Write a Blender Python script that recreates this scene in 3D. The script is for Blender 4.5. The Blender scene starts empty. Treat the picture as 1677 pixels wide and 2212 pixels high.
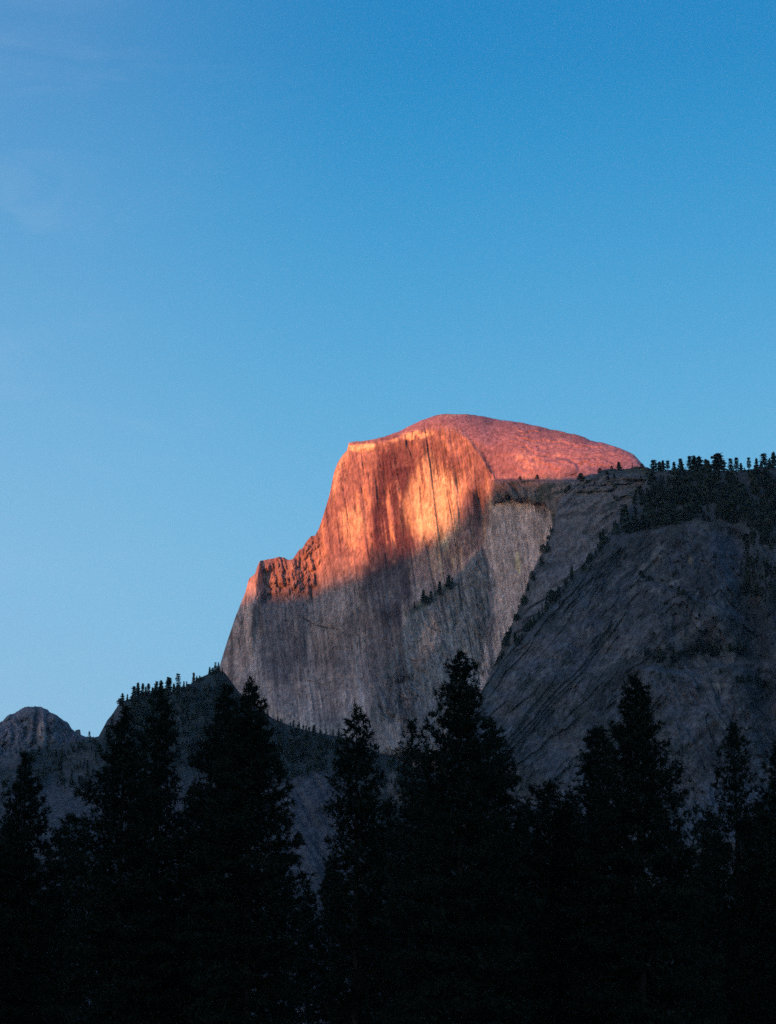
import bpy, math, random
import numpy as np
from mathutils import Vector

random.seed(7)
rng = np.random.default_rng(7)
S = bpy.context.scene
COL = S.collection
R = math.radians

# ------------------------------------------------------------------ camera
PITCH = R(13.8)
CAMZ = 1.7
HAZE = 6.0e-6
FW, FH, FF = 1677.0, 2212.0, 4989.0        # picture frame used for measuring directions
cam_d = bpy.data.cameras.new("camera")
cam = bpy.data.objects.new("camera", cam_d)
COL.objects.link(cam)
cam.location = (0, 0, CAMZ)
cam.rotation_euler = (math.pi / 2 + PITCH, 0, 0)
cam_d.sensor_fit = 'VERTICAL'
cam_d.angle = 2 * math.atan(FH / 2 / FF)
cam_d.clip_start = 0.5
cam_d.clip_end = 90000
S.camera = cam

# ------------------------------------------------------------------ light
SUN_EL, SUN_AZ = R(2.0), R(233)            # azimuth clockwise from +Y (the view direction)
sun_dir = Vector((math.sin(SUN_AZ) * math.cos(SUN_EL), math.cos(SUN_AZ) * math.cos(SUN_EL), math.sin(SUN_EL)))
sl = bpy.data.lights.new("sun", 'SUN')
sl.energy = 5.0
sl.angle = R(0.5)
sl.color = (1.0, 0.275, 0.08)
so = bpy.data.objects.new("sun", sl)
COL.objects.link(so)
so.rotation_euler = (-sun_dir).to_track_quat('-Z', 'Y').to_euler()

W = bpy.data.worlds.new("World")
S.world = W
W.use_nodes = True
nt = W.node_tree
nt.nodes.clear()
N = nt.nodes.new
L = nt.links.new


def node(tree, kind, **kw):
    n = tree.nodes.new(kind)
    for k, v in kw.items():
        if k.startswith('i_'):
            n.inputs[k[2:]].default_value = v
        else:
            setattr(n, k, v)
    return n


out = N('ShaderNodeOutputWorld')
bg = N('ShaderNodeBackground')
bg.inputs['Strength'].default_value = 0.1
sky = N('ShaderNodeTexSky')
sky.sky_type = 'NISHITA'
sky.sun_disc = False
sky.sun_elevation = SUN_EL
sky.sun_rotation = SUN_AZ
sky.air_density = 1.0
sky.dust_density = 1.2
sky.ozone_density = 2.0
tc = N('ShaderNodeTexCoord')
sep = N('ShaderNodeSeparateXYZ')
L(tc.outputs['Generated'], sep.inputs[0])
# clear blue evening sky by height above the horizon
ramp = N('ShaderNodeValToRGB')
cr = ramp.color_ramp
cr.interpolation = 'B_SPLINE'


def s2l(c):
    return tuple(((v / 255 + .055) / 1.055) ** 2.4 if v > 10 else v / 255 / 12.92 for v in c)


stops = [(-0.1, (110, 160, 195)), (0.0, (138, 186, 218)), (0.14, (126, 190, 226)), (0.24, (104, 180, 222)),
         (0.33, (64, 160, 212)), (0.42, (0, 136, 198)), (0.6, (0, 102, 172)), (1.0, (0, 78, 145))]
while len(cr.elements) < len(stops):
    cr.elements.new(0.5)
for e, (p, c) in zip(cr.elements, stops):
    e.position = (p + 0.1) / 1.1
    e.color = s2l(c) + (1,)
mr = N('ShaderNodeMapRange')
mr.inputs['From Min'].default_value = -0.1
mr.inputs['From Max'].default_value = 1.0
L(sep.outputs['Z'], mr.inputs['Value'])
L(mr.outputs[0], ramp.inputs[0])
gain = N('ShaderNodeVectorMath')
gain.operation = 'SCALE'
gain.inputs['Scale'].default_value = 6.08
L(ramp.outputs[0], gain.inputs[0])
# the physical sky adds the warm light round the low sun
nis = N('ShaderNodeVectorMath')
nis.operation = 'SCALE'
# the afterglow is strongest on the sun's side of the sky
dt = N('ShaderNodeVectorMath')
dt.operation = 'DOT_PRODUCT'
dt.inputs[1].default_value = (math.sin(SUN_AZ), math.cos(SUN_AZ), 0)
L(tc.outputs['Generated'], dt.inputs[0])
gm_ = N('ShaderNodeMapRange')
gm_.interpolation_type = 'SMOOTHERSTEP'
gm_.inputs['From Min'].default_value = -0.5
gm_.inputs['From Max'].default_value = 1.0
gm_.inputs['To Min'].default_value = 0.12
gm_.inputs['To Max'].default_value = 3.7
L(dt.outputs['Value'], gm_.inputs['Value'])
L(gm_.outputs[0], nis.inputs['Scale'])
L(sky.outputs[0], nis.inputs[0])
addn = N('ShaderNodeVectorMath')
addn.operation = 'ADD'
L(gain.outputs[0], addn.inputs[0])
L(nis.outputs[0], addn.inputs[1])
# thin mauve cirrus veils, denser to the left of the view
mp = N('ShaderNodeMapping')
mp.inputs['Rotation'].default_value = (0, R(-28), 0)
mp.inputs['Scale'].default_value = (8.0, 8.0, 26.0)
mp.inputs['Location'].default_value = (1.0, 0, -3.4)
L(tc.outputs['Generated'], mp.inputs[0])
n1 = N('ShaderNodeTexNoise')
n1.inputs['Scale'].default_value = 1.3
n1.inputs['Detail'].default_value = 7
n1.inputs['Roughness'].default_value = 0.58
n1.inputs['Distortion'].default_value = 0.9
L(mp.outputs[0], n1.inputs['Vector'])
cm = N('ShaderNodeMapRange')
cm.interpolation_type = 'SMOOTHERSTEP'
cm.inputs['From Min'].default_value = 0.46
cm.inputs['From Max'].default_value = 0.78
L(n1.outputs['Fac'], cm.inputs['Value'])
lm = N('ShaderNodeMapRange')
lm.interpolation_type = 'SMOOTHERSTEP'
lm.inputs['From Min'].default_value = 0.04
lm.inputs['From Max'].default_value = -0.22
L(sep.outputs['X'], lm.inputs['Value'])
mu = N('ShaderNodeMath')
mu.operation = 'MULTIPLY'
L(cm.outputs[0], mu.inputs[0])
L(lm.outputs[0], mu.inputs[1])
mu2 = N('ShaderNodeMath')
mu2.operation = 'MULTIPLY'
mu2.inputs[1].default_value = 0.09
L(mu.outputs[0], mu2.inputs[0])
# broad veil
mu3 = N('ShaderNodeMath')
mu3.operation = 'MULTIPLY_ADD'
mu3.inputs[1].default_value = 0.13
L(lm.outputs[0], mu3.inputs[0])
L(mu2.outputs[0], mu3.inputs[2])
mix = N('ShaderNodeMix')
mix.data_type = 'RGBA'
L(mu3.outputs[0], mix.inputs['Factor'])
L(addn.outputs[0], mix.inputs['A'])
mix.inputs['B'].default_value = (3.3, 3.8, 5.0, 1)
L(mix.outputs['Result'], bg.inputs['Color'])
L(bg.outputs[0], out.inputs[0])

vs = S.view_settings
vs.view_transform = 'Standard'
vs.look = 'None'
vs.gamma = 1
vs.use_curve_mapping = False
vs.exposure = 0.72
S.cycles.max_bounces = 4
S.cycles.diffuse_bounces = 2
S.cycles.use_denoising = False


# ------------------------------------------------------------------ helpers
def at(px, py, Y):
    """world point that lies in the direction of frame position (px, py) at depth Y"""
    dx = (np.asarray(px, float) - FW / 2) / FF
    dz = (FH / 2 - np.asarray(py, float)) / FF
    ry = math.cos(PITCH) - math.sin(PITCH) * dz
    rz = math.sin(PITCH) + math.cos(PITCH) * dz
    t = np.asarray(Y, float) / ry
    return dx * t, np.asarray(Y, float) + 0 * t, CAMZ + rz * t


def hsh(x, y, z, seed):
    h = (x.astype(np.uint32) * np.uint32(374761393) + y.astype(np.uint32) * np.uint32(668265263)
         + z.astype(np.uint32) * np.uint32(2246822519) + np.uint32(seed * 3266489 + 12345))
    h = (h ^ (h >> np.uint32(13))) * np.uint32(1274126177)
    h = (h ^ (h >> np.uint32(16))) * np.uint32(2654435761)
    h = h ^ (h >> np.uint32(15))
    return h.astype(np.float64) / 4294967295.0 * 2 - 1


def vn(x, y, z, seed=0):
    x, y, z = np.broadcast_arrays(np.asarray(x, float), np.asarray(y, float), np.asarray(z, float))
    fx, fy, fz = np.floor(x), np.floor(y), np.floor(z)
    ix, iy, iz = fx.astype(np.int64), fy.astype(np.int64), fz.astype(np.int64)
    a, b, c = x - fx, y - fy, z - fz
    a = a * a * a * (a * (a * 6 - 15) + 10)
    b = b * b * b * (b * (b * 6 - 15) + 10)
    c = c * c * (3 - 2 * c)
    r = 0
    for dx in (0, 1):
        for dy in (0, 1):
            for dz in (0, 1):
                w = (a if dx else 1 - a) * (b if dy else 1 - b) * (c if dz else 1 - c)
                r = r + w * hsh((ix + dx) & 0xffffffff, (iy + dy) & 0xffffffff, (iz + dz) & 0xffffffff, seed)
    return r


def fbm(x, y, z=0.0, oct=5, seed=0, gain=.5, lac=2.03, ridged=False):
    r, a, tot = 0, 1.0, 0
    z = np.asarray(z, float)
    for i in range(oct):
        n = vn(x, y, z + 7.31 * i, seed + i)
        if ridged:
            n = 1 - 2 * np.abs(n) * 1.4
        r = r + a * n
        tot += a
        a *= gain
        x, y = x * lac * .94 + y * lac * .34 + 3.7, -x * lac * .34 + y * lac * .94 + 9.1
        z = z * lac
    return r / tot * 1.5


def ss(a, b, x):
    t = np.clip((x - a) / (b - a), 0, 1)
    return t * t * (3 - 2 * t)


def blob(u, v, cu, cv, ru, rv, ang=0, soft=.35):
    ca, sa = math.cos(R(ang)), math.sin(R(ang))
    x, y = u - cu, v - cv
    p, q = (x * ca + y * sa) / ru, (-x * sa + y * ca) / rv
    return ss(1 + soft, 1 - soft, np.sqrt(p * p + q * q))


def poly_mask(u, v, pts, soft):
    """soft inside mask of a polygon, signed by distance to its edges"""
    inside = np.zeros(u.shape, bool)
    dist = np.full(u.shape, 1e9)
    n = len(pts)
    for i in range(n):
        x1, y1 = pts[i]
        x2, y2 = pts[(i + 1) % n]
        c = ((y1 > v) != (y2 > v)) & (u < (x2 - x1) * (v - y1) / ((y2 - y1) or 1e-9) + x1)
        inside ^= c
        L2 = (x2 - x1) ** 2 + (y2 - y1) ** 2
        t = np.clip(((u - x1) * (x2 - x1) + (v - y1) * (y2 - y1)) / L2, 0, 1)
        dist = np.minimum(dist, np.hypot(u - x1 - t * (x2 - x1), v - y1 - t * (y2 - y1)))
    sd = np.where(inside, dist, -dist)
    return ss(-soft, soft, sd)


def line_dist(u, v, pts):
    dist = np.full(u.shape, 1e9)
    for (x1, y1), (x2, y2) in zip(pts, pts[1:]):
        L2 = (x2 - x1) ** 2 + (y2 - y1) ** 2
        t = np.clip(((u - x1) * (x2 - x1) + (v - y1) * (y2 - y1)) / L2, 0, 1)
        dist = np.minimum(dist, np.hypot(u - x1 - t * (x2 - x1), v - y1 - t * (y2 - y1)))
    return dist


def curve(pts):
    xs, ys = [p[0] for p in pts], [p[1] for p in pts]
    return lambda u: np.interp(u, xs, ys)


def scurve(pts, sig=9):
    """curve() with its corners rounded off"""
    x = np.arange(pts[0][0] - 4 * sig, pts[-1][0] + 4 * sig + 1, 1.0)
    y = np.interp(x, [p[0] for p in pts], [p[1] for p in pts])
    k = np.exp(-.5 * (np.arange(-3 * sig, 3 * sig + 1) / sig) ** 2)
    y = np.convolve(np.pad(y, 3 * sig, 'edge'), k / k.sum(), 'valid')
    return lambda u: np.interp(u, x, y)


def crack(a, b, la, lb, seed, w=.05, oct=3):
    """long thin joints running along b: 1 on the joint, 0 away from it"""
    n = fbm(a / la, b / lb, seed * 3.7, oct, seed, .5)
    keep = ss(-.25, .35, fbm(a / la * .7, b / lb * 1.6, seed * 1.3, 2, seed + 9))
    return np.exp(-(n / w) ** 2) * keep


def tag(o, label=None, cat=None, group=None, kind=None):
    if label:
        o['label'] = label
    if cat:
        o['category'] = cat
    if group:
        o['group'] = group
    if kind:
        o['kind'] = kind
    return o


def mesh_np(name, verts, faces, mat, smooth=False, col=None):
    """faces: (n,k) int array, k 3 or 4"""
    me = bpy.data.meshes.new(name)
    verts = np.ascontiguousarray(verts, np.float32)
    faces = np.ascontiguousarray(faces, np.int32)
    n, k = faces.shape
    me.vertices.add(len(verts))
    me.vertices.foreach_set('co', verts.ravel())
    me.loops.add(n * k)
    me.loops.foreach_set('vertex_index', faces.ravel())
    me.polygons.add(n)
    me.polygons.foreach_set('loop_start', np.arange(0, n * k, k, dtype=np.int32))
    if smooth:
        me.polygons.foreach_set('use_smooth', np.ones(n, bool))
    if col is not None:
        at_ = me.color_attributes.new('rock', 'FLOAT_COLOR', 'POINT')
        c4 = np.ones((len(verts), 4), np.float32)
        c4[:, :3] = col
        at_.data.foreach_set('color', c4.ravel())
    me.update()
    me.validate()
    me.materials.append(mat)
    return me


def obj(name, me, parent=None, loc=(0, 0, 0)):
    o = bpy.data.objects.new(name, me)
    COL.objects.link(o)
    o.location = loc
    if parent:
        o.parent = parent
    return o


# ------------------------------------------------------------------ materials
def rock_mat(name, bump=1.0, fine=0.5):
    m = bpy.data.materials.new(name)
    m.use_nodes = True
    t = m.node_tree
    b = t.nodes['Principled BSDF']
    b.inputs['Roughness'].default_value = 0.92
    b.inputs['Specular IOR Level'].default_value = 0.15
    at_ = node(t, 'ShaderNodeAttribute', attribute_name='rock')
    g = node(t, 'ShaderNodeNewGeometry')
    mp_ = node(t, 'ShaderNodeMapping')
    mp_.inputs['Scale'].default_value = (0.16, 0.16, 0.07)
    t.links.new(g.outputs['Position'], mp_.inputs[0])
    n_ = node(t, 'ShaderNodeTexNoise')
    n_.inputs['Scale'].default_value = 1.0
    n_.inputs['Detail'].default_value = 6
    n_.inputs['Roughness'].default_value = .65
    t.links.new(mp_.outputs[0], n_.inputs['Vector'])
    r_ = node(t, 'ShaderNodeMapRange')
    r_.inputs['From Min'].default_value = 0.3
    r_.inputs['From Max'].default_value = 0.7
    r_.inputs['To Min'].default_value = 1 - fine
    r_.inputs['To Max'].default_value = 1 + fine
    t.links.new(n_.outputs['Fac'], r_.inputs['Value'])
    mm = node(t, 'ShaderNodeVectorMath', operation='SCALE')
    t.links.new(at_.outputs['Color'], mm.inputs[0])
    t.links.new(r_.outputs[0], mm.inputs['Scale'])
    t.links.new(mm.outputs[0], b.inputs['Base Color'])
    bp = node(t, 'ShaderNodeBump')
    bp.inputs['Strength'].default_value = 0.6
    bp.inputs['Distance'].default_value = 2.5 * bump
    t.links.new(n_.outputs['Fac'], bp.inputs['Height'])
    t.links.new(bp.outputs[0], b.inputs['Normal'])
    return m


def leaf_mat(name, c1, c2, scale=0.4):
    m = bpy.data.materials.new(name)
    m.use_nodes = True
    t = m.node_tree
    b = t.nodes['Principled BSDF']
    b.inputs['Roughness'].default_value = 0.8
    b.inputs['Specular IOR Level'].default_value = 0.1
    g = node(t, 'ShaderNodeNewGeometry')
    n_ = node(t, 'ShaderNodeTexNoise')
    n_.inputs['Scale'].default_value = scale
    n_.inputs['Detail'].default_value = 3
    t.links.new(g.outputs['Position'], n_.inputs['Vector'])
    r_ = node(t, 'ShaderNodeValToRGB')
    r_.color_ramp.elements[0].position = .35
    r_.color_ramp.elements[1].position = .65
    r_.color_ramp.elements[0].color = c1 + (1,)
    r_.color_ramp.elements[1].color = c2 + (1,)
    t.links.new(n_.outputs['Fac'], r_.inputs[0])
    t.links.new(r_.outputs[0], b.inputs['Base Color'])
    return m


M_ROCK = rock_mat('granite')
M_CLIFF = rock_mat('dark_cliff_rock', 1.4, 0.55)
M_NEEDLE = leaf_mat('pine_needles', (.008, .011, .007), (.016, .020, .011))
M_FAR = leaf_mat('far_conifer_foliage', (.016, .024, .018), (.04, .052, .034), .05)
M_BARK = leaf_mat('pine_bark', (.02, .015, .012), (.035, .027, .022), 2.0)
M_GRASS = leaf_mat('meadow_grass', (.05, .06, .025), (.08, .085, .04), .1)


# ------------------------------------------------------------------ rock bodies
class Body:
    """a rock mass: a dense relief of its visible side, rolled over its crest and down its far side"""

    def __init__(s, name, u0, u1, nu, top, vfine, nv, depth, colour, mat, label, vbot=2345, back=700, jag=0.0, edge=(30, 10), seed=0):
        u = np.linspace(u0, u1, nu)
        vt = top(u)
        if jag:
            vt = vt + jag * fbm(u / 14.0, 0 * u + 3.3, 0, 5, seed + 40, .6)
        tf = np.linspace(0, 1, nv) ** 1.15
        V = vt[None, :] + (np.maximum(vfine, vt + 60)[None, :] - vt[None, :]) * tf[:, None]
        vlast = V[-1]
        nco = 10
        Vc = vlast[None, :] + (np.maximum(vbot, vlast + 20)[None, :] - vlast[None, :]) * (np.arange(1, nco + 1) / nco)[:, None]
        V = np.vstack([V, Vc])
        U = np.broadcast_to(u[None, :], V.shape).copy()
        slope = np.abs(np.gradient(vt, u))
        k = int(max(3, nu * 0.01))
        slope = np.convolve(np.pad(slope, k, 'edge'), np.ones(2 * k + 1) / (2 * k + 1), 'same')[k:-k]
        D = (V - vt[None, :]) / np.sqrt(1 + slope ** 2)[None, :]
        s.depth, s.U, s.V, s.u = depth, U, V, u
        Y = depth(U, V) + edge[0] * np.exp(-D / edge[1])
        X, Yw, Z = at(U, V, Y)
        # far side: goes on behind the crest and falls to the ground
        nb = 14
        f = np.linspace(0, 1, nb + 1)[1:][::-1]
        Xb = np.repeat(X[:1], nb, 0)
        Yb = Y[:1] + back * f[:, None]
        Zb = Z[0][None, :] * (1 - f[:, None] ** 1.6 * 1.02) - 0.05 * back * f[:, None]
        X, Yw, Z = np.vstack([Xb, X]), np.vstack([Yb, Yw]), np.vstack([Zb, Z])
        s.nb = nb
        s.X, s.Y, s.Z = X, Yw, Z
        c = colour(U, V, X[nb:], Yw[nb:], Z[nb:])
        c = np.concatenate([np.repeat(c[:1], nb, 0), c], 0)
        nr, nc = X.shape
        idx = np.arange(nr * nc).reshape(nr, nc)
        q = np.stack([idx[:-1, :-1], idx[1:, :-1], idx[1:, 1:], idx[:-1, 1:]], -1).reshape(-1, 4)
        me = mesh_np(name, np.stack([X, Yw, Z], -1).reshape(-1, 3), q, mat, True, c.reshape(-1, 3))
        s.o = tag(obj(name, me), label, None, None, 'structure')

    def locate(s, px, py):
        j = int(np.clip(np.searchsorted(s.u, px), 0, len(s.u) - 1))
        i = int(np.argmin(np.abs(s.V[:, j] - py))) + s.nb
        return Vector((s.X[i, j], s.Y[i, j], s.Z[i, j]))


def col3(shape, c):
    return np.broadcast_to(np.array(c, float), shape + (3,)).copy()


def mixc(a, b, f):
    return a + (np.array(b, float) - a) * np.clip(f, 0, 1)[..., None]


# ---- the dome
dome_top = curve([(440, 1560), (455, 1500), (475, 1437), (490, 1390), (510, 1330), (530, 1280), (538, 1250), (551, 1240), (557, 1222), (562, 1212),
                  (575, 1209), (590, 1206), (602, 1203), (612, 1204), (622, 1209), (633, 1207), (641, 1196), (648, 1186), (652, 1187), (664, 1168),
                  (672, 1158), (681, 1157), (690, 1140), (700, 1110), (712, 1070), (722, 1020), (730, 999), (740, 984), (750, 973), (754, 956),
                  (770, 954), (800, 950), (830, 943), (860, 933), (885, 920), (910, 908), (940, 897), (960, 894.5), (985, 894), (1010, 895), (1040, 898),
                  (1080, 907), (1130, 913), (1180, 925), (1240, 938), (1262, 943), (1275, 951), (1310, 958), (1340, 968), (1370, 983),
                  (1390, 1003), (1405, 1022), (1440, 1060), (1500, 1140), (1560, 1240)])
rim = scurve([(440, 900), (757, 958), (800, 957), (850, 948), (900, 932), (950, 925), (978, 926), (1000, 940), (1030, 975), (1055, 1009), (1064, 1037),
             (1075, 1039), (1110, 1037), (1160, 1036), (1240, 1034), (1400, 1034)])
SLAB = [(1040, 1184), (1005, 1222), (975, 1255), (940, 1287), (912, 1305), (885, 1322), (872, 1345), (850, 1420), (815, 1470), (800, 1530), (808, 1640),
        (1080, 1640), (1062, 1420), (1058, 1300), (1057, 1229)]
PALE = [(1068, 1085), (1100, 1068), (1112, 1082), (1140, 1080), (1150, 1088), (1177, 1087), (1188, 1105), (1194, 1140), (1180, 1180), (1150, 1240),
        (1127, 1296), (1105, 1350), (1060, 1460), (1035, 1500), (1042, 1420), (1062, 1320), (1056, 1220), (1044, 1180), (1058, 1130)]


rim_soft = scurve([(440, 900), (757, 958), (800, 957), (850, 948), (900, 934), (950, 928), (990, 938), (1064, 966), (1200, 1004), (1400, 1034)])
topm0 = lambda a: ss(0, 7, a)


def dome_depth(U, V):
    X, _, Z = at(U, V, 4900.0)
    w = fbm(X / 60, Z / 60, 0, 3, 5) * 6
    Y = 4900 - 0.66 * (U - 850) + 0.13 * (1300 - V)
    Y = Y - 0.0016 * np.maximum(0, V - 1380) ** 2
    above = np.maximum(0, rim(U) - V)
    ab2 = np.maximum(0, rim_soft(U) - V)
    Y = Y + .3 * above + .4 * ab2 + .008 * ab2 ** 2
    topm = ss(-8, 18, above)
    # the side face wraps back towards the left edge, a little
    Y = Y + 0.0012 * np.maximum(0, 640 - U) ** 2
    # corner beside the main face, then the pale slab standing out
    Y = Y + 26 * np.exp(-((U + w - (1040 + (V - 1100) * .03)) / 15) ** 2) * ss(1040, 1090, V) * ss(1260, 1180, V)
    Y = Y - 20 * ss(1045, 1085, U + w * .8) * ss(1030, 1045, V)
    # dark shelf above the pale slab
    shelf = ss(1062, 1072, U) * ss(1034, 1040, V) * (1 - poly_mask(U + w * .6, V + w * .6, PALE, 3))
    Y = Y - 26 * shelf * ss(1300, 1100, V)
    # leaning slab with a ledge of trees
    Y = Y - 26 * poly_mask(U + w * .8, V + w * .8, SLAB, 9) - .25 * poly_mask(U, V, SLAB, 30) * np.maximum(0, V - 1250)
    # arch and recess in the middle of the face
    rec = blob(U + w * .8, V, 846, 1120, 34, 150, 0, .5)
    Y = Y + 6 * rec * (1 - topm)
    Y = Y + 10 * blob(U + w, V + w, 612, 1360, 62, 95, 0, .15)
    # pillar at the left shoulder
    Y = Y - 22 * np.exp(-((U - (556 - (V - 1212) * .1)) / 9.0) ** 2) * ss(1205, 1225, V) * ss(1480, 1300, V)
    spur = ss(560, 572, U) * ss(705, 680, U + (V - 1210) * .1) * ss(1330, 1270, V)
    Y = Y + 16 * spur
    # relief
    face = (1 - topm)
    lean = X + (Z - 1100) * 0.12
    fl = fbm(lean / 26, Z / 330, 0, 4, 11, .55)
    fl2 = fbm(lean / 7.5, Z / 90, 2, 3, 21, .6)
    big = fbm(X / 130, Z / 150, 0, 4, 31)
    fine = fbm(X / 22, Z / 22, 0, 5, 51, .6)
    flk = fbm(lean / 34, Z / 260, 4, 4, 61, .55) * 3
    flake = (np.floor(flk) + ss(.7, 1, flk - np.floor(flk))) * 2.2
    Y = Y + face * (6.0 * fl + 2.4 * fl2 + 10 * big + 1.8 * fine + flake)
    Y = Y + face * (7 * crack(lean, Z, 34, 420, 63, .05) + 4 * crack(lean, Z, 13, 150, 64, .07) + 5 * crack(Z + .5 * X, X, 60, 160, 65, .04) * ss(1180, 1300, V))
    Y = Y + spur * (9 * fbm(lean / 14, Z / 34, 1, 4, 71, .6, ridged=True) + 6 * fine)
    rough = poly_mask(U, V, SLAB, 20) + blob(U, V, 845, 1500, 60, 60) + blob(U, V, 1120, 1060, 60, 26)
    Y = Y + rough * (7 * fbm((X + .6 * Z) / 20, (Z - .6 * X) / 60, 1, 5, 81, .6, ridged=True))
    # exfoliation sheets on the dome's back
    lay = (above * 0.028 + 0.008 * (U - 1000) * ss(960, 1100, U) + 1.8 * fbm(X / 130, Z / 50, 0, 5, 91, .6))
    lay2 = lay - np.floor(lay)
    Y = Y + topm * (4.5 * ss(1070, 1150, U) * (ss(0.0, .8, lay2) - ss(.8, 1, lay2)) + 0.7 * fbm((X + 2 * Z) / 36, (Z - .4 * X) / 14, 0, 5, 95, .6) + 5 * big)
    Y = Y + topm * 2 * crack(Z - .35 * X + .0006 * (X - 200) ** 2, X, 30, 260, 97, .06)
    Y = Y - 9 * blob(U + w, V + w, 1205, 1012, 38, 24, 0, .15) * topm
    return Y


def dome_col(U, V, X, Y, Z):
    w = fbm(X / 50, Z / 80, 0, 4, 105, .6) * 11
    wu = U + w
    wv = V + fbm(X / 45, Z / 70, 3, 4, 108, .6) * 16
    lean = X + (Z - 1100) * 0.12
    st = fbm(lean / 8.5, Z / 240, 0, 4, 111, .62)           # vertical water streaks
    st2 = fbm(lean / 3.2, Z / 110, 0, 3, 121, .6)
    wv = wv + (26 * st + 12 * st2) * ss(960, 1010, V)
    mott = fbm(X / 60, Z / 60, 0, 5, 131, .6)
    fine = fbm(X / 9, Z / 12, 0, 4, 141, .7)
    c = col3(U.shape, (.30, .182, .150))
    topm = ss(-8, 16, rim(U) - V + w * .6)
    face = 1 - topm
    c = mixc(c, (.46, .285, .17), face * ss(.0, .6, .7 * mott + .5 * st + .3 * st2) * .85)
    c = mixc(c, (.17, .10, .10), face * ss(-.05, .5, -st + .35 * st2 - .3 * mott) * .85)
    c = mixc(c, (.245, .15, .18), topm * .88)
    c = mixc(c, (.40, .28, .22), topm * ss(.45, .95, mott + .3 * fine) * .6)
    # water-stained band down the middle of the face
    dark = (.08, .036, .042)
    band = blob(wu, wv, 848, 1105, 47, 160, 0, .25)
    gaps = ss(.05, .5, st * 1.2 + st2 * .5) * blob(wu, V, 848, 1105, 20, 80, 0, .3)
    c = mixc(c, dark, band * (1 - .9 * gaps) * .95)
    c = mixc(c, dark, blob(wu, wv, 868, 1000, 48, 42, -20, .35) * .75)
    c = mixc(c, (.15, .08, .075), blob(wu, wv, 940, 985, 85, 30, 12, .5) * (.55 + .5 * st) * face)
    c = mixc(c, (.05, .03, .035), blob(U + w * .15, wv, 870, 1135, 4.5, 62, 0, .4) * .9)
    c = mixc(c, (.06, .035, .04), blob(U + w * .15, wv, 767, 1080, 1.6, 22, 4, .4) * .7)
    # bright clean panels
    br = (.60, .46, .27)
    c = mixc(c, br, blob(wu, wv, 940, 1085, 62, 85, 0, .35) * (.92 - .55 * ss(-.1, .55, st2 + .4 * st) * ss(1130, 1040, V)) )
    c = mixc(c, dark, blob(wu, V, 940, 1015, 62, 40, 0, .4) * ss(-.1, .35, st2 + st * .5) * .75)
    c = mixc(c, br, blob(wu, wv, 764, 1128, 20, 40, 0, .5) * .55)
    c = mixc(c, br, blob(wu, wv, 740, 1010, 9, 60, 14, .5) * .4)
    c = mixc(c, (.66, .46, .25), blob(wu * .5 + U * .5, V + w * .4, 783, 966, 30, 9, -4, .25) * .95 * ss(-.4, .1, mott + fine * .3 + .25))
    c = mixc(c, (.66, .46, .25), blob(wu * .5 + U * .5, V + w * .4, 905, 941, 32, 10, -8, .3) * .95 * ss(-.4, .1, fine + .1))
    c = mixc(c, (.62, .42, .24), blob(wu * .5 + U * .5, V + w * .4, 848, 955, 22, 4.5, -22, .3) * .8 * ss(-.2, .2, fine))
    c = mixc(c, (.16, .09, .085), blob(wu, V + w * .3, 838, 961, 30, 6, -14, .4) * .6)
    # dark corner to the right of the bright panel
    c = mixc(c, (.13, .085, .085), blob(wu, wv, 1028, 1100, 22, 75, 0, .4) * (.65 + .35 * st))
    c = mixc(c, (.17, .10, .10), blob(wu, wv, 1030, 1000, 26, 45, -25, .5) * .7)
    # lower face
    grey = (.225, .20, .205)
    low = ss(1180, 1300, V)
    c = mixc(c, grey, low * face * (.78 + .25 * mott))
    c = mixc(c, (.245, .19, .175), blob(wu, wv, 735, 1370, 62, 150, 0, .4) * .5)
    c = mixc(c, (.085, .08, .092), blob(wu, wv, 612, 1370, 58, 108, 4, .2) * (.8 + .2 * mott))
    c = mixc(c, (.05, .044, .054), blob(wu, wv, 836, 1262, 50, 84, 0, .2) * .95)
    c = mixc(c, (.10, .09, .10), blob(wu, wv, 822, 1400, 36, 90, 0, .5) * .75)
    c = mixc(c, (.12, .11, .12), ss(.1, .6, fbm(X / 90, Z / 130, 9, 4, 161)) * low * face * .6)
    c = mixc(c, (.33, .235, .205), blob(wu * .3 + U * .7, wv, 520, 1390, 26, 130, 12, .35) * .85 * (.75 + .4 * st))
    c = mixc(c, (.10, .085, .09), blob(wu, wv, 548, 1330, 4, 50, 6, .5) * .6)
    c = mixc(c, (.30, .26, .26), blob(wu, wv, 640, 1353, 9, 4, -20, .5) * .6)
    c = mixc(c, (.16, .095, .085), ss(566, 576, U) * ss(700, 680, U) * ss(1310, 1270, V) * (.5 + .5 * fine))
    # rubble strip at the foot of the wall
    foot = curve([(470, 1440), (567, 1536), (640, 1568), (690, 1580), (745, 1588), (800, 1600), (1100, 1700)])(U)
    c = mixc(c, (.34, .27, .23), np.exp(-((V - foot + 5) / 11) ** 2) * (.75 + .25 * fine) * ss(560, 590, U) * ss(800, 745, U))
    # leaning slab: greyer and greener
    sm = poly_mask(U + w * .3, V + w * .3, SLAB, 3)
    c = mixc(c, (.12, .128, .132), sm * .9)
    c = mixc(c, (.30, .215, .185), sm * blob(wu, wv, 925, 1385, 17, 60, 24, .4) * .75)
    c = mixc(c, (.09, .08, .085), sm * blob(wu, wv, 850, 1500, 46, 50, 0, .4) * .7)
    c = mixc(c, (.26, .22, .20), sm * blob(wu, wv, 850, 1590, 50, 34, 0, .5) * .6)
    c = mixc(c, (.04, .05, .035), np.exp(-(line_dist(U, V + w * .5, [(880, 1322), (912, 1306), (942, 1290), (972, 1264)]) / 9) ** 2) * ss(-.4, .1, fine + .25))
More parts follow.
